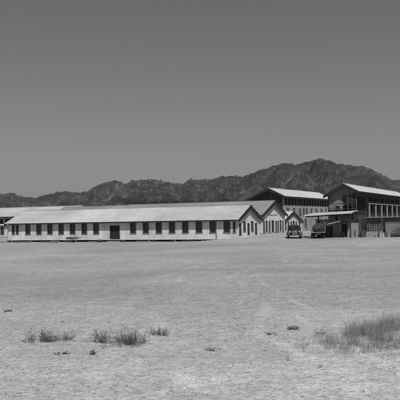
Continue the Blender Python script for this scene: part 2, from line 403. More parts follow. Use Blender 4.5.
# crate & barrel
x, y, z = abz(20.8, 6.2)
g = empty('crate', (x, y, z), -TH-.1, 'white wooden crate on the ground beside the picket panel', 'crate')
obj('box', boxm(0, .62, 0, .55, 0, .62), M['crate'], g); obj('lid', boxm(-.03, .65, -.03, .58, .622, .66), M['trim'], g)
x, y, z = abz(20.95, 6.85)
g = empty('barrel', (x, y, z), 0, 'grey iron barrel behind the white crate', 'barrel')
bm = bmesh.new(); lathe_y(bm, [(0, .27), (.02, .3), (.3, .3), (.32, .315), (.34, .3), (.62, .3), (.64, .315), (.66, .3), (.95, .3), (.97, .27)], 20); bmesh.ops.rotate(bm, matrix=Matrix.Rotation(R(90), 3, 'X'), verts=bm.verts[:])
obj('drum', bm, M['board'], g)

def drum(a, b, lab, m_, h=.9):
    x, y, z = abz(a, b); e = empty('barrel', (x, y, z), 0, lab, 'barrel')
    bm = bmesh.new(); lathe_y(bm, [(0, .27), (.02, .3), (.3, .3), (.32, .315), (.34, .3), (.6, .3), (.62, .315), (.64, .3), (h, .3), (h+.02, .27)], 18); bmesh.ops.rotate(bm, matrix=Matrix.Rotation(R(90), 3, 'X'), verts=bm.verts[:])
    obj('drum', bm, m_, e); obj('lid', boxm(-.05, .05, -.05, .05, h+.02, h+.05), M['iron'], e)
drum(15.2, 5.9, 'dark iron barrel before the dark plank gate under the open shed', M['iron'])
drum(18.25, 5.6, 'dark iron barrel before the upright plant clump by the wall corner', M['iron'], .8)
drum(22.2, 5.9, 'grey iron barrel before the left end of the board wall panel', M['board'], .85)
def pole(a, b, h, lab, rx=0.):
    x, y, z = abz(a, b); e = empty('post', (x, y, z), -TH, lab, 'post'); e.rotation_euler = (rx, rx*.6, -TH)
    obj('shaft', boxm(-.05, .05, -.05, .05, -.4, h), M['pier'], e); obj('cap', boxm(-.07, .07, -.07, .07, h, h+.05), M['soffit'], e)
pole(17.95, 5.9, 3.1, 'dark upright post at the right corner of the open shed')
pole(21.35, 5.6, 3.0, 'dark post between the white crate and the board wall panel')
# ------------------------------------------------------------------ vehicles
def wheel(parent, at, r=.38, w=.2, mesh=[None, None], name='wheel'):
    if mesh[0] is None:
        bm = bmesh.new(); lathe_y(bm, [(-w/2, .55), (-w/2, .85), (-w/4, 1.), (w/4, 1.), (w/2, .85), (w/2, .55)], 24)
        bmesh.ops.scale(bm, vec=(.38,1,.38), verts=bm.verts[:]); me = bpy.data.meshes.new('tyre'); bm.to_mesh(me); bm.free(); me.materials.append(M['tyre']); mesh[0] = me
        bm = bmesh.new(); lathe_y(bm, [(-w*.45, .06), (-w*.42, .13), (-w*.36, .2), (0, .215), (w*.36, .2), (w*.42, .13), (w*.45, .06)], 20)
        me = bpy.data.meshes.new('rim'); bm.to_mesh(me); bm.free(); me.materials.append(M['rim']); mesh[1] = me
    t = link(name, mesh[0], parent, at); link('rim', mesh[1], t); k = r/.38; t.scale = (k, 1, k); return t

# touring sedan facing the camera
x, y, z = abz(8.35, 2.6)
car = empty('parked_car', (x, y, z), R(-96), 'dark boxy old sedan with separate mudguards facing the viewer, in front of the small gable', 'car')
bm = bmesh.new()
loft(bm, [(-2.2,.7,.62,1.5,.12),(-2.1,.82,.52,1.85,.14),(-1.6,.86,.48,2.02,.13),(-.7,.88,.46,2.08,.12),(.2,.88,.46,2.08,.12),(.42,.86,.46,2.02,.12),(.56,.84,.46,1.42,.1),(.8,.74,.46,1.34,.1),(1.4,.58,.48,1.3,.12),(1.9,.48,.5,1.26,.12),(2.08,.44,.56,1.2,.1)])
body = obj('body', bm, M['paint'], car, smooth=True)
for s_ in (1, -1):
    for cx_, rz_ in ((1.5, .5), (-1.5, .5)):
        bm = bmesh.new(); ell(bm, (0,0,0), (.68, .25, rz_), 16, 12)
        for v in bm.verts:
            if v.co.z < -.05: v.co.z = -.05 + (v.co.z+.05)*.25
        obj('mudguard', bm, M['dull'], car, (cx_, s_*.78, .6), smooth=True)
    wheel(car, (1.5, s_*.8, .37)); wheel(car, (-1.5, s_*.8, .37))
    obj('running_board', boxm(-1., 1.0, s_*.8-.17, s_*.8+.17, .36, .42), M['iron'], car)
    bm = bmesh.new(); ell(bm, (0,0,0), (.2, .15, .15), 12, 10); hl = obj('headlight', bm, M['dull'], car, (1.95, s_*.62, 1.0), smooth=True)
    bm = bmesh.new(); ell(bm, (.16,0,0), (.06, .13, .13), 12, 8); obj('lens', bm, M['lens'], hl, smooth=True)
    obj('side_window', boxm(-1.3, .3, s_*.84-.03, s_*.84+.04, 1.38, 1.72), M['glass'], car)
mt = Matrix.Translation((.53, 0, 1.7)) @ Matrix.Rotation(R(-12), 4, 'Y')
bm = bmesh.new()
for q in (-1, 1): box(bm, -.02, .03, q*.34-.31, q*.34+.31, -.22, .2, mtx=mt)
obj('windscreen', bm, M['glass'], car)
bm = bmesh.new()
for k in range(-4, 5): box(bm, 2.08, 2.13, k*.08-.016, k*.08+.016, .62, 1.2-abs(k)*.01)
obj('grille', bm, M['chrome'], car)
bm = bmesh.new(); tube(bm, [(2.28, -.95, .5), (2.42, -.6, .5), (2.46, 0, .5), (2.42, .6, .5), (2.28, .95, .5)], .06, 6); obj('bumper', bm, M['dull'], car)

car.scale = (1.1, 1.17, 1.0)
# stake truck with its tail to the camera
x, y, z = abz(12.4, 2.2)
tr = empty('parked_truck', (x, y, z), R(78), 'dark stake bed truck seen from its tail under the open shed', 'truck')
bm = bmesh.new(); loft(bm, [(1.0,.85,.75,1.95,.1),(1.1,.9,.7,2.1,.15),(1.9,.9,.7,2.1,.15),(2.15,.82,.7,1.6,.15),(2.3,.6,.7,1.4,.15),(3.1,.48,.7,1.3,.15),(3.25,.42,.75,1.2,.1)])
obj('cab', bm, M['paint'], tr, smooth=True)
obj('rear_window', boxm(.985, 1.03, -.4, .4, 1.5, 1.85), M['glass'], tr)
obj('bed', boxm(-1.9, .95, -1.05, 1.05, .88, 1.0), M['lumber'], tr)
obj('chassis', boxm(-1.85, 3.1, -.4, .4, .6, .86), M['iron'], tr)
for s_ in (1, -1):
    bm = bmesh.new()
    for k in range(4): box(bm, -1.88+k*.92, -1.8+k*.92, s_*1.0-.04, s_*1.0+.04, 1.0, 2.45)
    st_ = obj('stake_side', bm, M['lumber'], tr)
    bm = bmesh.new()
    for zz in (1.15, 1.5, 1.85, 2.2): box(bm, -1.9, .9, s_*1.06-.015, s_*1.06+.015, zz, zz+.14)
    obj('slat', bm, M['pier'], st_)
    wheel(tr, (-1.1, s_*.82, .42), r=.42); wheel(tr, (-1.1, s_*.56, .42), r=.42); wheel(tr, (2.5, s_*.72, .42), r=.42)
    bm = bmesh.new(); ell(bm, (2.5, s_*.72, .72), (.6, .22, .32), 14, 10); obj('mudguard', bm, M['dull'], tr, smooth=True)
    bm = bmesh.new(); ell(bm, (-1.93, s_*.85, .82), (.05, .07, .07), 10, 8); obj('tail_lamp', bm, M['iron'], tr)
bm = bmesh.new()
for zz in (1.12, 1.5, 1.88, 2.2): box(bm, -1.98, -1.93, -1.02, .15, zz, zz+.12); 
for yy in (-.98, -.4, .1): box(bm, -1.925, -1.88, yy, yy+.08, 1.0, 2.4)
obj('tailgate', bm, M['iron'], tr)
obj('mudflap', boxm(-1.62, -1.6, -1.0, -.45, .25, .85), M['tyre'], tr); obj('mudflap', boxm(-1.62, -1.6, .45, 1.0, .25, .85), M['tyre'], tr)
def bundle(x_, y_, z_, r, label):
    bm = bmesh.new(); bmesh.ops.create_icosphere(bm, subdivisions=3, radius=1)
    for v in bm.verts:
        n = noise.noise(v.co*1.8+Vector((x_*9,0,0))); v.co = Vector((v.co.x*r[0], v.co.y*r[1], max(v.co.z, -.7)*r[2]))*(1+.22*n)
    p = tr.matrix_world @ Vector((0,0,0))
    q = Matrix.Translation(tr.location) @ Matrix.Rotation(R(78), 4, 'Z') @ Vector((x_, y_, z_+r[2]*.7))
    o = obj('canvas_bundle', bm, M['canvas'], None, tuple(q), (0,0,R(78)), smooth=True); tag(o, label, 'bundle')
bundle(-.3, .35, 1.0, (.95, .62, .68), 'larger dark canvas bundle lying on the truck bed'); bundle(-1.3, -.35, 1.0, (.4, .5, .38), 'smaller dark canvas bundle by the truck tailgate')

# ------------------------------------------------------------------ plants
def leaf(bm, p, size, rnd, up=.3):
    a = rnd.uniform(0, 6.28); d = Vector((math.cos(a), math.sin(a), rnd.uniform(-.3, .9))).normalized(); s_ = d.cross(Vector((rnd.uniform(-1,1), rnd.uniform(-1,1), 1))).normalized()*size*.35
    q = p + d*size; m_ = (p+q)/2 + Vector((0,0,size*.12))
    bm.faces.new([bm.verts.new(t) for t in (p, m_+s_, q, m_-s_)])
def shrub_meshes(w, h, stems, leaves, lsize, seed, trad=.006, lm=None):
    rnd = random.Random(seed); tb, lb = bmesh.new(), bmesh.new(); tips = []; cen = [(rnd.uniform(-.42, .42)*w, rnd.uniform(-.25, .25)*w) for _ in range(7)]
    for i in range(stems):
        a = rnd.uniform(0, 6.28); rr = rnd.random()**.6; bx, by = rnd.choice(cen); bx += rnd.gauss(0, .07)*w; by += rnd.gauss(0, .07)*w; bx *= 2; by *= 2
        hk = .45+.55*abs(math.sin(bx*9/w+seed))
        ex, ey, ez = bx*.5+math.cos(a)*rr*w*.3, by*.5+math.sin(a)*rr*w*.3, h*hk*(1-.6*rr*rr)*rnd.uniform(.4, 1.)
        pts = []
        for k in range(6):
            t = k/5; pts.append(Vector((bx*.5+(ex-bx*.5)*t**.8, by*.5+(ey-by*.5)*t**.8, ez*t)) + Vector((rnd.gauss(0,1), rnd.gauss(0,1), rnd.gauss(0,.5)))*w*.025*(k > 0))
        pts[0].z = -.03
        tube(tb, pts, [trad*(1-.13*k) for k in range(6)], 3)
        for k in range(2, 6):
            if rnd.random() < .75:
                d = Vector((rnd.gauss(0,1), rnd.gauss(0,1), abs(rnd.gauss(.3,.7)))).normalized()*w*rnd.uniform(.08, .2)
                tube(tb, [pts[k], pts[k]+d*.5+Vector((0,0,.01)), pts[k]+d], [trad*.5, trad*.4, trad*.25], 3); tips += [pts[k]+d*.5, pts[k]+d]
        tips += pts[2:]
    for i in range(leaves):
        leaf(lb, rnd.choice(tips)+Vector((rnd.gauss(0,1), rnd.gauss(0,1), rnd.gauss(0,1)))*w*.02, lsize*rnd.uniform(.6, 1.4), rnd)
    return tb, lb
def shrub(name, label, X, Y, w, h, stems, leaves, lsize, seed, m_='shrub_leaf', group=None, trad=.006, cat='shrub', sy=1.):
    tb, lb = shrub_meshes(w, h, stems, leaves, lsize, seed, trad)
    e = empty(name, (X, Y, gz(X, Y)-.01), random.uniform(0, .4), label, cat, group); e.scale = (1, sy, 1)
    obj('stem', tb, M['twig'], e); obj('leaves', lb, M[m_], e); return e
# foreground dry bushes
shrub('dry_bush', 'sparse dry bush at the left of the foreground', -4.78, 20.9, 1.05, .46, 60, 1000, .024, 1)
shrub('dry_bush', 'low branch of dry twigs just right of the left foreground bush', -4.15, 21.15, .8, .3, 34, 420, .02, 2)
shrub('dry_bush', 'straggly dark bush on the left side of the middle foreground clump', -2.75, 20.6, .95, .62, 62, 900, .024, 3)
shrub('dry_bush', 'upright dark bush on the right side of the middle foreground clump', -1.9, 20.5, .72, .62, 55, 1000, .024, 4)
shrub('dry_bush', 'low spreading twigs linking the two halves of the middle foreground clump', -2.3, 19.9, 1.0, .3, 46, 700, .022, 5)
shrub('dry_bush', 'small low bush alone right of the middle foreground clump', -1.35, 21.8, .75, .36, 38, 500, .022, 6)
shrub('dry_bush', 'tiny dark bush in the middle foreground left of the tall dry grass', 2.85, 21.9, .45, .2, 28, 420, .022, 7)
# tiny weeds
protos = []
for k in range(3):
    tb, lb = shrub_meshes(.22, .1, 16, 150, .018, 40+k, .004)
    e = empty('weed', (0,0,0)); obj('stem', tb, M['twig'], e); obj('leaves', lb, M['shrub_leaf'], e); protos.append(e)
spots = [(-3.75,18.7),(-2.95,18.6),(-7.6,27.6),(2.1,21.2),(.2,18.9),(-4.9,24.8),(3.5,20.9)]
rnd = random.Random(5)
for i, (X, Y) in enumerate(spots):
    o = protos[i] if i < 3 else copy_tree(protos[i % 3])
    o.location = (X, Y, gz(X, Y)-.01); o.rotation_euler.z = rnd.uniform(0, 6); sc_ = rnd.uniform(.6, 1.5); o.scale = (sc_*1.3, sc_, sc_)
    tag(o, 'tiny dry weed tuft on the bare ground of the foreground', 'weed', 'tiny weeds scattered on the bare ground')
# dry grass at the right
rnd = random.Random(9); bm = bmesh.new()
def blade(X, Y, h, wd):
    z0 = gz(X, Y); a = rnd.uniform(0, 6.28); dx, dy = math.cos(a)*wd, math.sin(a)*wd; lx, ly = rnd.gauss(.08, .3)*h, rnd.gauss(0, .3)*h
    v = [bm.verts.new(q) for q in ((X-dx, Y-dy, z0-.01), (X+dx, Y+dy, z0-.01), (X+lx*.4+dx*.7, Y+ly*.4+dy*.7, z0+h*.55), (X+lx*.4-dx*.7, Y+ly*.4-dy*.7, z0+h*.55), (X+lx*1.2, Y+ly*1.2, z0+h))]
    bm.faces.new(v[:4]); bm.faces.new((v[3], v[2], v[4]))
cl = []
for i in range(78):
    X = rnd.choice((rnd.gauss(4.75, .3), rnd.gauss(5.7, .35), rnd.uniform(4.4, 7.6))); Y = 20.3 + (X-4.4)*.7 + rnd.gauss(0, .45); cl.append((X, Y, rnd.uniform(.26, .5), rnd.choice((26, 50, 80))))
for i in range(80):
    X = rnd.triangular(2.6, 5.8, 5.); Y = 19.3 + rnd.gauss(0, .65); cl.append((X, Y, rnd.uniform(.2, .46), 26))
for i in range(34):
    X = rnd.uniform(3.4, 7.2); Y = rnd.uniform(17.8, 19.4); cl.append((X, Y, rnd.uniform(.1, .28), 26))
for i in range(8):
    X = rnd.uniform(2, 9); Y = rnd.uniform(13.5, 18.); cl.append((X, Y, rnd.uniform(.06, .2), 22))
for X, Y, h, n in cl:
    sp = .1 if n > 22 else .04
    for k in range(n): blade(X+rnd.gauss(0, sp), Y+rnd.gauss(0, sp), h*rnd.uniform(.45, 1.2), .0032)
tag(obj('dry_grass', bm, M['grassm']), 'tall dry grass growing on the right of the foreground', 'grass', kind='stuff')
# stones
bm = bmesh.new(); rnd = random.Random(21)
def rock(X, Y, s_, rnd, near):
    z_ = gz(X, Y)+s_*.12; f = (rnd.uniform(.7, 1.4), rnd.uniform(.7, 1.4), rnd.uniform(.35, .7))
    if near:
        t_ = (1+5**.5)/2
        P = [(-1,t_,0),(1,t_,0),(-1,-t_,0),(1,-t_,0),(0,-1,t_),(0,1,t_),(0,-1,-t_),(0,1,-t_),(t_,0,-1),(t_,0,1),(-t_,0,-1),(-t_,0,1)]
        a = rnd.uniform(0, 6.28); ca, sa = math.cos(a)*.53, math.sin(a)*.53
        vs = [bm.verts.new(((x_*ca-y_*sa)*f[0]*rnd.uniform(.75, 1.1)*s_+X, (x_*sa+y_*ca)*f[1]*rnd.uniform(.75, 1.1)*s_+Y, zz*.53*f[2]*rnd.uniform(.75, 1.1)*s_+z_)) for x_, y_, zz in P]
        for q in ((0,11,5),(0,5,1),(0,1,7),(0,7,10),(0,10,11),(1,5,9),(5,11,4),(11,10,2),(10,7,6),(7,1,8),(3,9,4),(3,4,2),(3,2,6),(3,6,8),(3,8,9),(4,9,5),(2,4,11),(6,2,10),(8,6,7),(9,8,1)): bm.faces.new([vs[k] for k in q])
    else:
        vs = [bm.verts.new((X+d[0]*s_*f[0]*rnd.uniform(.6, 1.1), Y+d[1]*s_*f[1]*rnd.uniform(.6, 1.1), z_+d[2]*s_*f[2])) for d in ((1,0,.2),(.1,1,.2),(-1,0,.2),(0,-1,.2),(.4,.3,.9),(-.3,-.3,1.))]
        for q in ((0,1,4),(1,2,4),(2,5,4),(2,3,5),(3,0,5),(0,4,5)): bm.faces.new([vs[k] for k in q])
for i in range(36000):
    Y = 13 + 75*rnd.random()**2.2; X = rnd.uniform(-.36, .36)*Y
    if noise.noise(Vector((X*.25, Y*.18, 8))) + rnd.uniform(-.5, .35) < .02: continue
    s_ = min(.018+.0012*Y, .0052*(1+Y/20)*math.exp(rnd.gauss(0, .55))); rock(X, Y, s_, rnd, s_ > .014 and Y < 40)
tag(obj('pebbles', bm, M['stone']), 'small stones strewn over the bare ground', 'gravel', kind='stuff')
# things along the barrack
for i, (a, b, w, h, lab) in enumerate(((-32.3,-1.6,.9,.6,'scruffy bush against the long barrack beside the handcart'), (-24.9,-2.,1.0,.8,'round bush just left of the dark double door'),
        (-44.6,-2.,1.1,.8,'small bush at the left end of the long barrack'), (-43,-2.2,.8,.5,'very low bush beside the left end of the long barrack'), (-20.5,-1.6,.7,.4,'low bush right of the dark double door'), (-11.2,-1.6,.6,.35,'small weed clump by the middle windows of the long barrack'))):
    x, y = W(a, b); shrub('bush', lab, x, y, w, h, 26, 500, .08, 60+i, trad=.012)
for i, (a, b, w, h, lab) in enumerate(((23.6,6.2,1.8,1.9,'leafy pale bush at the right edge before the two storey building'), (25.2,6.0,2.0,1.5,'second pale bush beyond the right edge bush'), (18.05,6.6,.9,1.3,'upright plant clump against the wall corner beside the dark porch'), (22.6,6.4,.8,.7,'low pale plant left of the leafy right edge bush'))):
    x, y = W(a, b); shrub('bush', lab, x, y, w, h, 40, 1300, .11, 80+i, m_='pale_leaf', trad=.015)
for i, (a, b, w, h, lab) in enumerate(((18.3, 9.2, 1.5, 3.1, 'tall dark shrub behind the plant clump by the porch'), (20.6, 9.4, 2.2, 2.9, 'tall dark shrub behind the vertical pickets'), (23., 9.2, 2.4, 3.2, 'tall dark shrub behind the grey board panel, nearer the pickets'), (25.3, 9.3, 2.2, 3.0, 'tall dark shrub behind the grey board panel at the edge'))):
    x, y = W(a, b); shrub('shrub', lab, x, y, w, h, 40, 1500, .13, 90+i, m_='leaf', trad=.02)
def lumber(a, b, L, n, lab, rot=0):
    x, y, z = abz(a, b); e = empty('lumber_pile', (x, y, z), -TH+rot, lab, 'lumber'); r_ = random.Random(int(a*7))
    for i in range(n):
        lay = i//3; l = L*r_.uniform(.7, 1); x0 = r_.uniform(0, L-l); y0 = (i % 3)*.3+r_.uniform(-.03, .03)
        obj('plank', boxm(x0, x0+l, y0, y0+.24, lay*.062, lay*.062+.055), M['lumber'], e)
lumber(-42.4, -3.2, 3.6, 9, 'stack of planks on the ground near the left end of the long barrack')
lumber(-17.5, -2.6, 3.8, 8, 'stack of planks on the ground right of the dark double door')
lumber(-37.6, -2.3, 3.0, 6, 'thin stack of planks below the fourth window from the left')
lumber(-27.2, -2.0, 2.6, 7, 'short stack of planks between the handcart and the round bush')
lumber(-9.6, -1.9, 3.4, 7, 'stack of planks near the right end of the long barrack wall')
lumber(-34.6, -3.0, 1.6, 12, 'short thick stack of timber left of the handcart')
lumber(-49.5, -3.4, 5.0, 9, 'long stack of dark planks at the far left edge')
x, y, z = abz(-3.6, -.7)
e = empty('post', (x, y, z), .2, 'short leaning wooden post against the barrack wall near its right end', 'post')
obj('shaft', boxm(-.07, .07, -.07, .07, -.2, .85), M['pier'], e); obj('cap', boxm(-.1, .1, -.1, .1, .85, .9), M['pier'], e)
for i, (a, b, h) in enumerate(((-41.7, -8.5, .9), (-43.3, -7.5, .6))):
    x, y, z = abz(a, b); e = tag(obj('stake', boxm(-.04, .04, -.04, .04, -.2, h), M['post'], None, (x, y, z)), ('taller', 'shorter')[i]+' thin pale survey stake in the ground at the left', 'stake')

def handcart(a, b, rz, lab, load):
    x, y, z = abz(a, b); e = empty('handcart', (x, y, z), rz, lab, 'handcart')
    obj('tray', boxm(-.9, .9, -.5, .5, .62, .7), M['pier'], e)
    for s_ in (1, -1):
        obj('side_board', boxm(-.9, .9, s_*.5-.02, s_*.5+.02, .702, .95), M['pier'], e)
        bm = bmesh.new(); tube(bm, [(.9, s_*.4, .6), (1.5, s_*.4, .72), (2.0, s_*.38, .95)], .035, 6); obj('handle', bm, M['pier'], e)
        bm = bmesh.new(); n = 20
        for k in range(n):
            t0, t1 = 2*math.pi*k/n, 2*math.pi*(k+1)/n
            tube(bm, [(math.cos(t0)*.48, s_*.62, .48+math.sin(t0)*.48), (math.cos(t1)*.48, s_*.62, .48+math.sin(t1)*.48)], .04, 5)
        w_ = obj('wheel', bm, M['iron'], e); bm = bmesh.new()
        for k in range(4): t0 = math.pi*k/4; tube(bm, [(-math.cos(t0)*.46, s_*.62, .48-math.sin(t0)*.46), (math.cos(t0)*.46, s_*.62, .48+math.sin(t0)*.46)], .025, 4)
        obj('spokes', bm, M['pier'], w_)
    bm = bmesh.new(); tube(bm, [(0, -.66, .48), (0, .66, .48)], .04, 6); obj('axle', bm, M['iron'], e)
    obj('prop_leg', boxm(.8, .88, -.04, .04, 0, .62), M['pier'], e)
    return e
handcart(-30.4, -2.4, -.35, 'dark two wheeled wooden handcart standing before the wall left of the double door', 0)
# distant trees behind the second wing
def tree_meshes(h, w, seed):
    r_ = random.Random(seed); tb, lb = bmesh.new(), bmesh.new()
    tube(tb, [(0,0,-.3), (.1,0,h*.3), (.0,.1,h*.6), (.1,0,h*.85)], [.2, .15, .1, .03], 6)
    cls = []
    for k in range(9):
        a = r_.uniform(0, 6.28); z0 = h*r_.uniform(.2, .6); rr = w*.5*r_.uniform(.4, .95); p = Vector((math.cos(a)*rr, math.sin(a)*rr, z0+h*r_.uniform(.08, .35)))
        tube(tb, [(0,0,z0), (p.x*.5, p.y*.5, z0+(p.z-z0)*.6), p], [.08, .05, .02], 4); cls.append((p, w*r_.uniform(.16, .3)))
    cls.append((Vector((0,0,h*.88)), w*.22))
    for i in range(2600):
        p, r = r_.choice(cls); d = Vector((r_.gauss(0,1), r_.gauss(0,1), r_.gauss(0,.8))).normalized()*r*r_.random()**.4
        leaf(lb, p+d, .3*r_.uniform(.6, 1.4), r_)
    return tb, lb
tp = []
for k in range(4):
    tb, lb = tree_meshes(8., 7.5, 100+k); e = empty('desert_tree', (0,0,0)); obj('trunk', tb, M['bark'], e); obj('crown', lb, M['leaf'], e, smooth=False); tp.append(e)
rnd = random.Random(33); n = 30
for i in range(n):
    u = 132 + (238-132)*(i+.5+rnd.uniform(-.4, .4))/n
    Y = rnd.uniform(262, 300); X = (u-200)/700*Y
    o = tp[i] if i < 4 else copy_tree(tp[i % 4]); top = 3.5 + (219.2-.018*(u-200)-200.7-rnd.uniform(-.3, 1.))/700*Y
    o.location = (X, Y, gz(X, Y)); k = top/8.; o.scale = (k*rnd.uniform(.6, 1.1), k*rnd.uniform(.6, 1.1), k); o.rotation_euler.z = rnd.uniform(0, 6.28)
    tag(o, 'dark distant tree in the line behind the barrack roofs', 'tree', 'trees in a far line behind the barrack roofs')

# ------------------------------------------------------------------ ground and mountains
def axis(lim, s0, g, flat):
    v = [0.]; s = s0
    while v[-1] < lim:
        if v[-1] > flat: s *= g
        v.append(v[-1]+s)
    return v
xs_ = axis(9000, .32, 1.055, 9); xs_ = [-q for q in xs_[:0:-1]] + xs_
ys_ = [-q for q in axis(60, 4, 1.2, 10)[:0:-1]] + [q+0. for q in [0, 4, 8]] + [10+q for q in axis(9000, .25, 1.022, 14)]
bm = bmesh.new(); grid = [[bm.verts.new((X, Y, gz(X, Y) if abs(X) < 400 and Y < 500 else 0.)) for X in xs_] for Y in ys_]
for r0, r1 in zip(grid, grid[1:]):
    for k in range(len(xs_)-1): bm.faces.new((r0[k], r0[k+1], r1[k+1], r1[k]))
# ground material: sandy with wheel-worn streaks
gm = bpy.data.materials.new('desert_ground'); gm.use_nodes = True; nt = gm.node_tree; N, L_ = nt.nodes, nt.links
p = N['Principled BSDF']; p.inputs['Roughness'].default_value = .95; p.inputs['Specular IOR Level'].default_value = .1
tc = N.new('ShaderNodeTexCoord')
def gn(sc, det, stretch, rot=0, dist=0., rough=.5):
    mp = N.new('ShaderNodeMapping'); mp.inputs['Scale'].default_value = stretch; mp.inputs['Rotation'].default_value = (0, 0, rot); L_.new(tc.outputs['Object'], mp.inputs[0])
    n = N.new('ShaderNodeTexNoise'); n.inputs['Scale'].default_value = sc; n.inputs['Detail'].default_value = det; n.inputs['Distortion'].default_value = dist; n.inputs['Roughness'].default_value = rough
    L_.new(mp.outputs[0], n.inputs['Vector']); return n.outputs['Fac']
def gmath(op, a, b, clamp=False):
    n = N.new('ShaderNodeMath'); n.operation = op; n.use_clamp = clamp
    for i, q in enumerate((a, b)):
        if isinstance(q, (int, float)): n.inputs[i].default_value = q
        else: L_.new(q, n.inputs[i])
    return n.outputs[0]
def gr(x_, a, b, c_, d_):
    n = N.new('ShaderNodeMapRange'); L_.new(x_, n.inputs[0])
    for i, q in enumerate((a, b, c_, d_)): n.inputs[i+1].default_value = q
    return n.outputs[0]
big = gr(gn(.05, 5, (1, 1, 1), .2, .6), .35, .65, .84, 1.12)
streak = gr(gn(.22, 7, (.7, 1., 1), -.25, .3, .7), .4, .62, .93, 1.06)
streak2 = gr(gn(7., 5, (1, 1, 1), .3, .2, .75), .38, .62, .78, 1.18)
mid = gr(gn(1.4, 8, (1, 1, 1), 0, 0., .78), .35, .65, .8, 1.16)
fin = gr(gn(30, 6, (1, 1, 1), 0, 0, .8), .35, .65, .68, 1.3)
blot = gr(gn(3.5, 6, (1, 1, 1), 0, .4, .72), .56, .68, 1., .55)
col = gmath('MULTIPLY', gmath('MULTIPLY', gmath('MULTIPLY', big, streak), gmath('MULTIPLY', mid, fin)), gmath('MULTIPLY', blot, streak2))
sp = N.new('ShaderNodeSeparateXYZ'); L_.new(tc.outputs['Object'], sp.inputs[0])
wob = gmath('MULTIPLY', gmath('SUBTRACT', gn(.05, 2, (1, 1, 1)), .5), 9.)
tmask = gr(gn(.3, 4, (1, 1, 1)), .38, .6, 0., 1.)
tot = None
for cx_, cy_, rads in ((95., 30., (92., 96.5)), (-40., 190., (118., 131.)), (150., 140., (140., 147.)), (10., -60., (118., 112., 135.))):
    dx_ = gmath('SUBTRACT', sp.outputs[0], cx_); dy_ = gmath('SUBTRACT', sp.outputs[1], cy_)
    dd = gmath('ADD', gmath('SQRT', gmath('ADD', gmath('MULTIPLY', dx_, dx_), gmath('MULTIPLY', dy_, dy_)), 0.), wob)
    for rr_ in rads:
        for off in (0., 1.5):
            q_ = gr(gmath('ABSOLUTE', gmath('SUBTRACT', dd, rr_+off), 0.), .08, .3, 1., 0.)
            tot = q_ if tot is None else gmath('ADD', tot, q_)
tot = gmath('MULTIPLY', gmath('MINIMUM', tot, 1.), tmask)
col = gmath('MULTIPLY', col, gmath('ADD', gmath('MULTIPLY', tot, .2), 1.))
near = gr(gmath('ADD', sp.outputs[1], gmath('MULTIPLY', gmath('ADD', gmath('SUBTRACT', gn(.15, 5, (1, 1, 1)), .5), gmath('MULTIPLY', sp.outputs[0], .02)), 16.)), 17., 32., 1.4, 1.)  # vignette brightening painted into the ground colour, palest at the near left
def dots(sc, lim, keep, dk):
    v_ = N.new('ShaderNodeTexVoronoi'); v_.inputs['Scale'].default_value = sc; L_.new(tc.outputs['Object'], v_.inputs['Vector'])
    sep = N.new('ShaderNodeSeparateColor'); L_.new(v_.outputs['Color'], sep.inputs[0])
    return gmath('SUBTRACT', 1., gmath('MULTIPLY', gmath('MULTIPLY', gmath('LESS_THAN', v_.outputs['Distance'], lim), gmath('GREATER_THAN', sep.outputs[0], keep)), dk))
col = gmath('MULTIPLY', gmath('MULTIPLY', col, dots(14., .3, .6, .45)), gmath('MULTIPLY', dots(5., .22, .7, .4), dots(32., .35, .55, .35)))
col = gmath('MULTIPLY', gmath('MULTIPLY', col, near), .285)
cb = N.new('ShaderNodeCombineColor')
for i in range(3): L_.new(col, cb.inputs[i])
L_.new(cb.outputs[0], p.inputs['Base Color'])
hh = gmath('ADD', gmath('MULTIPLY', gn(2.2, 8, (1,1,1), 0, .4, .7), 1.), gmath('MULTIPLY', gn(11., 6, (1, 1, 1), .3, .2), .25))
bp = N.new('ShaderNodeBump'); bp.inputs['Strength'].default_value = .75; bp.inputs['Distance'].default_value = .13
L_.new(hh, bp.inputs['Height']); L_.new(bp.outputs[0], p.inputs['Normal'])
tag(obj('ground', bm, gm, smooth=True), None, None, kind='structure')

PROF = [(-500,206),(-350,199),(-260,203),(-180,196),(-120,199),(-70,195),(-30,198),(0,195.5),(8,193.5),(14,195.5),(20,197),(30,197.3),(40,197.2),(45,195),(52,193.3),(60,193),(66,191.6),(72,191.5),(80,193),(88,192.5),(93,188),(100,184.2),(108,181.7),(117,180.3),(122,182.5),(127,184.5),(136,181),(145,180),(158,178.8),(165,180.6),(172,183.4),(180,184),(188,181),(196,179.2),(203,179.6),(212,179),(222,176.3),(232,175.4),(243,177),(250,174.5),(257,171.6),(266,168),(274,165),(282,162.8),(292,163),(302,162.6),(310,161),(316,160),(322,158.9),(328,160.3),(334,162),(340,165),(346,166.2),(352,166),(358,167),(364,166.2),(370,168),(376,171),(381,173.5),(387,178),(392,181),(400,180.5),(430,184),(480,190),(560,186),(640,195),(760,188),(900,200)]
def prof(u):
    for (u0, v0), (u1, v1) in zip(PROF, PROF[1:]):
        if u0 <= u <= u1: t = (u-u0)/(u1-u0); return v0+(v1-v0)*t
    return PROF[-1][1]
def fr(u, k, f=1., o=0.):
    return sum(noise.noise(Vector((u*f*2**j, o+j*7.3, k)))*.55**j for j in range(5))
NR, us = 150, [(-480 + 1.35*i) for i in range(1000)]
bm = bmesh.new(); rows = []
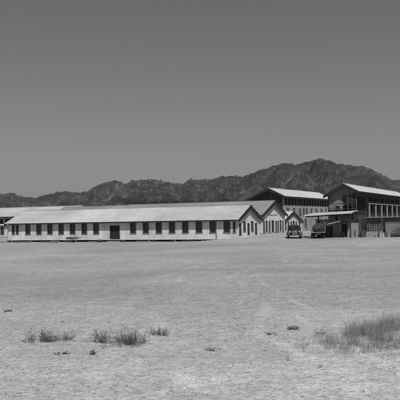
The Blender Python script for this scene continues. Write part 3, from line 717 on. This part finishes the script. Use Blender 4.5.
for u in us:
    v = prof(u) + 1.5*fr(u, 1., .16) + .7*fr(u, 4., .4) + .2; hp = (220 - .018*(u-200) - v)/700; row = []
    rc = 3300 - 700*sm((u-60)/240) + 150*noise.noise(Vector((u*.012, 5, 0)))       # crest distance
    for j in range(NR):
        t = j/(NR-1)*1.35                                       # 0 foot, 1 crest, beyond = back slope
        r = rc*(.5+.5*t)
        X = (u-200)/700*r; q = Vector((X*.0042, r*.0030, 0))
        rg = 0.; am = 1.; fq = 1.
        for k in range(6):
            n_ = 1-abs(noise.noise(q*fq+Vector((k*3.1, 0, k*5.7))))*2; rg += n_*am; am *= .6; fq *= 2.1
        rg = rg/2.25                                            # about 0..1
        if t <= 1: s_ = t**.85; amp = .85*math.sin(math.pi*min(1, t*.98))+.06
        else: s_ = 1-(t-1)*1.3; amp = .3
        z_ = hp*rc*s_ + H*min(1, t)
        z_ += hp*rc*amp*(rg-.62)*.62
        z_ += 15*(fr(X, 9., .012, r*.011)) * min(1, t*2.5)
        z_ = min(z_, hp*r + H + 5*noise.noise(Vector((X*.03, r*.03, 1)))) if t < .999 else z_
        if t < .05: z_ = z_*t/.05 - 1
        row.append(bm.verts.new((X, r, z_)))
    rows.append(row)
for r0, r1 in zip(rows, rows[1:]):
    for j in range(NR-1): bm.faces.new((r0[j], r1[j], r1[j+1], r0[j+1]))
mm = bpy.data.materials.new('mountain_rock'); mm.use_nodes = True; nt = mm.node_tree; N, L_ = nt.nodes, nt.links
p = N['Principled BSDF']; p.inputs['Roughness'].default_value = .95; p.inputs['Specular IOR Level'].default_value = .1
tc = N.new('ShaderNodeTexCoord')
c1 = gr(gn(.006, 8, (1,1,1), 0, .5, .7), .38, .62, .45, 1.6); c2 = gr(gn(.03, 7, (1,1,.5), 0, .4, .75), .38, .62, .45, 1.55)
c3 = gr(gn(.012, 9, (1,1,.7), .4, .8, .78), .45, .56, .45, 1.1)
c4 = gr(gn(.09, 6, (1,1,.5), .4, .3, .75), .44, .54, .5, 1.15)  # sharp dark patches: rock outcrops, and crag shadows put into the colour
col = gmath('MULTIPLY', gmath('MULTIPLY', gmath('MULTIPLY', c1, c2), gmath('MULTIPLY', c3, c4)), .055)
cb = N.new('ShaderNodeCombineColor')
for i in range(3): L_.new(col, cb.inputs[i])
L_.new(cb.outputs[0], p.inputs['Base Color'])
bp = N.new('ShaderNodeBump'); bp.inputs['Strength'].default_value = 1.; bp.inputs['Distance'].default_value = 14
L_.new(gn(.022, 9, (1,1,1), 0, .4, .72), bp.inputs['Height']); L_.new(bp.outputs[0], p.inputs['Normal'])
tag(obj('mountains', bm, mm, smooth=False), None, None, kind='structure')

hz = bpy.data.materials.new('air'); hz.use_nodes = True; nt = hz.node_tree; nt.nodes.remove(nt.nodes['Principled BSDF'])
pv = nt.nodes.new('ShaderNodeVolumePrincipled'); pv.inputs['Density'].default_value = .00007; pv.inputs['Color'].default_value = (.85, .85, .85, 1); pv.inputs['Anisotropy'].default_value = .3
nt.links.new(pv.outputs[0], nt.nodes['Material Output'].inputs['Volume'])
tag(obj('haze', boxm(-9300, 9300, -300, 9300, -2.5, 320), hz), None, None, kind='stuff')
# ------------------------------------------------------------------ light, sky, camera
sd = Vector((.335, -.942, math.tan(R(56)))).normalized()
sun = bpy.data.lights.new('sun', 'SUN'); sun.energy = 5.0; sun.angle = R(.55); sun.color = (1, .995, .985)
so_ = bpy.data.objects.new('sun', sun); C.objects.link(so_); so_.rotation_euler = sd.to_track_quat('Z', 'Y').to_euler()
w = bpy.data.worlds.new('World'); S.world = w; w.use_nodes = True; N, L_ = w.node_tree.nodes, w.node_tree.links
bg = N['Background']; sk = N.new('ShaderNodeTexSky'); sk.sky_type = 'NISHITA'; sk.sun_disc = False; sk.sun_elevation = R(56); sk.sun_rotation = math.atan2(sd.x, sd.y)
sk.air_density = 1.; sk.dust_density = 1.2; sk.ozone_density = 1.
bw = N.new('ShaderNodeRGBToBW'); L_.new(sk.outputs[0], bw.inputs[0]); L_.new(bw.outputs[0], bg.inputs[0]); bg.inputs[1].default_value = .05
cd = bpy.data.cameras.new('camera'); cd.lens = 63; cd.sensor_width = 36; cd.clip_end = 30000; cd.clip_start = .1
cam = bpy.data.objects.new('camera', cd); C.objects.link(cam); S.camera = cam
pt, ro = math.atan(20/700), .018
r0 = Vector((1,0,0)); u0 = Vector((0, -math.sin(pt), math.cos(pt))); f0 = Vector((0, math.cos(pt), math.sin(pt)))
rt_ = r0*math.cos(ro) - u0*math.sin(ro); up_ = r0*math.sin(ro) + u0*math.cos(ro)
mt = Matrix((rt_, up_, -f0)).transposed().to_4x4(); mt.translation = (0, 0, H); cam.matrix_world = mt
vs_ = S.view_settings; vs_.view_transform = 'Standard'; vs_.look = 'None'; vs_.gamma = 1; vs_.exposure = 0.; vs_.use_curve_mapping = False
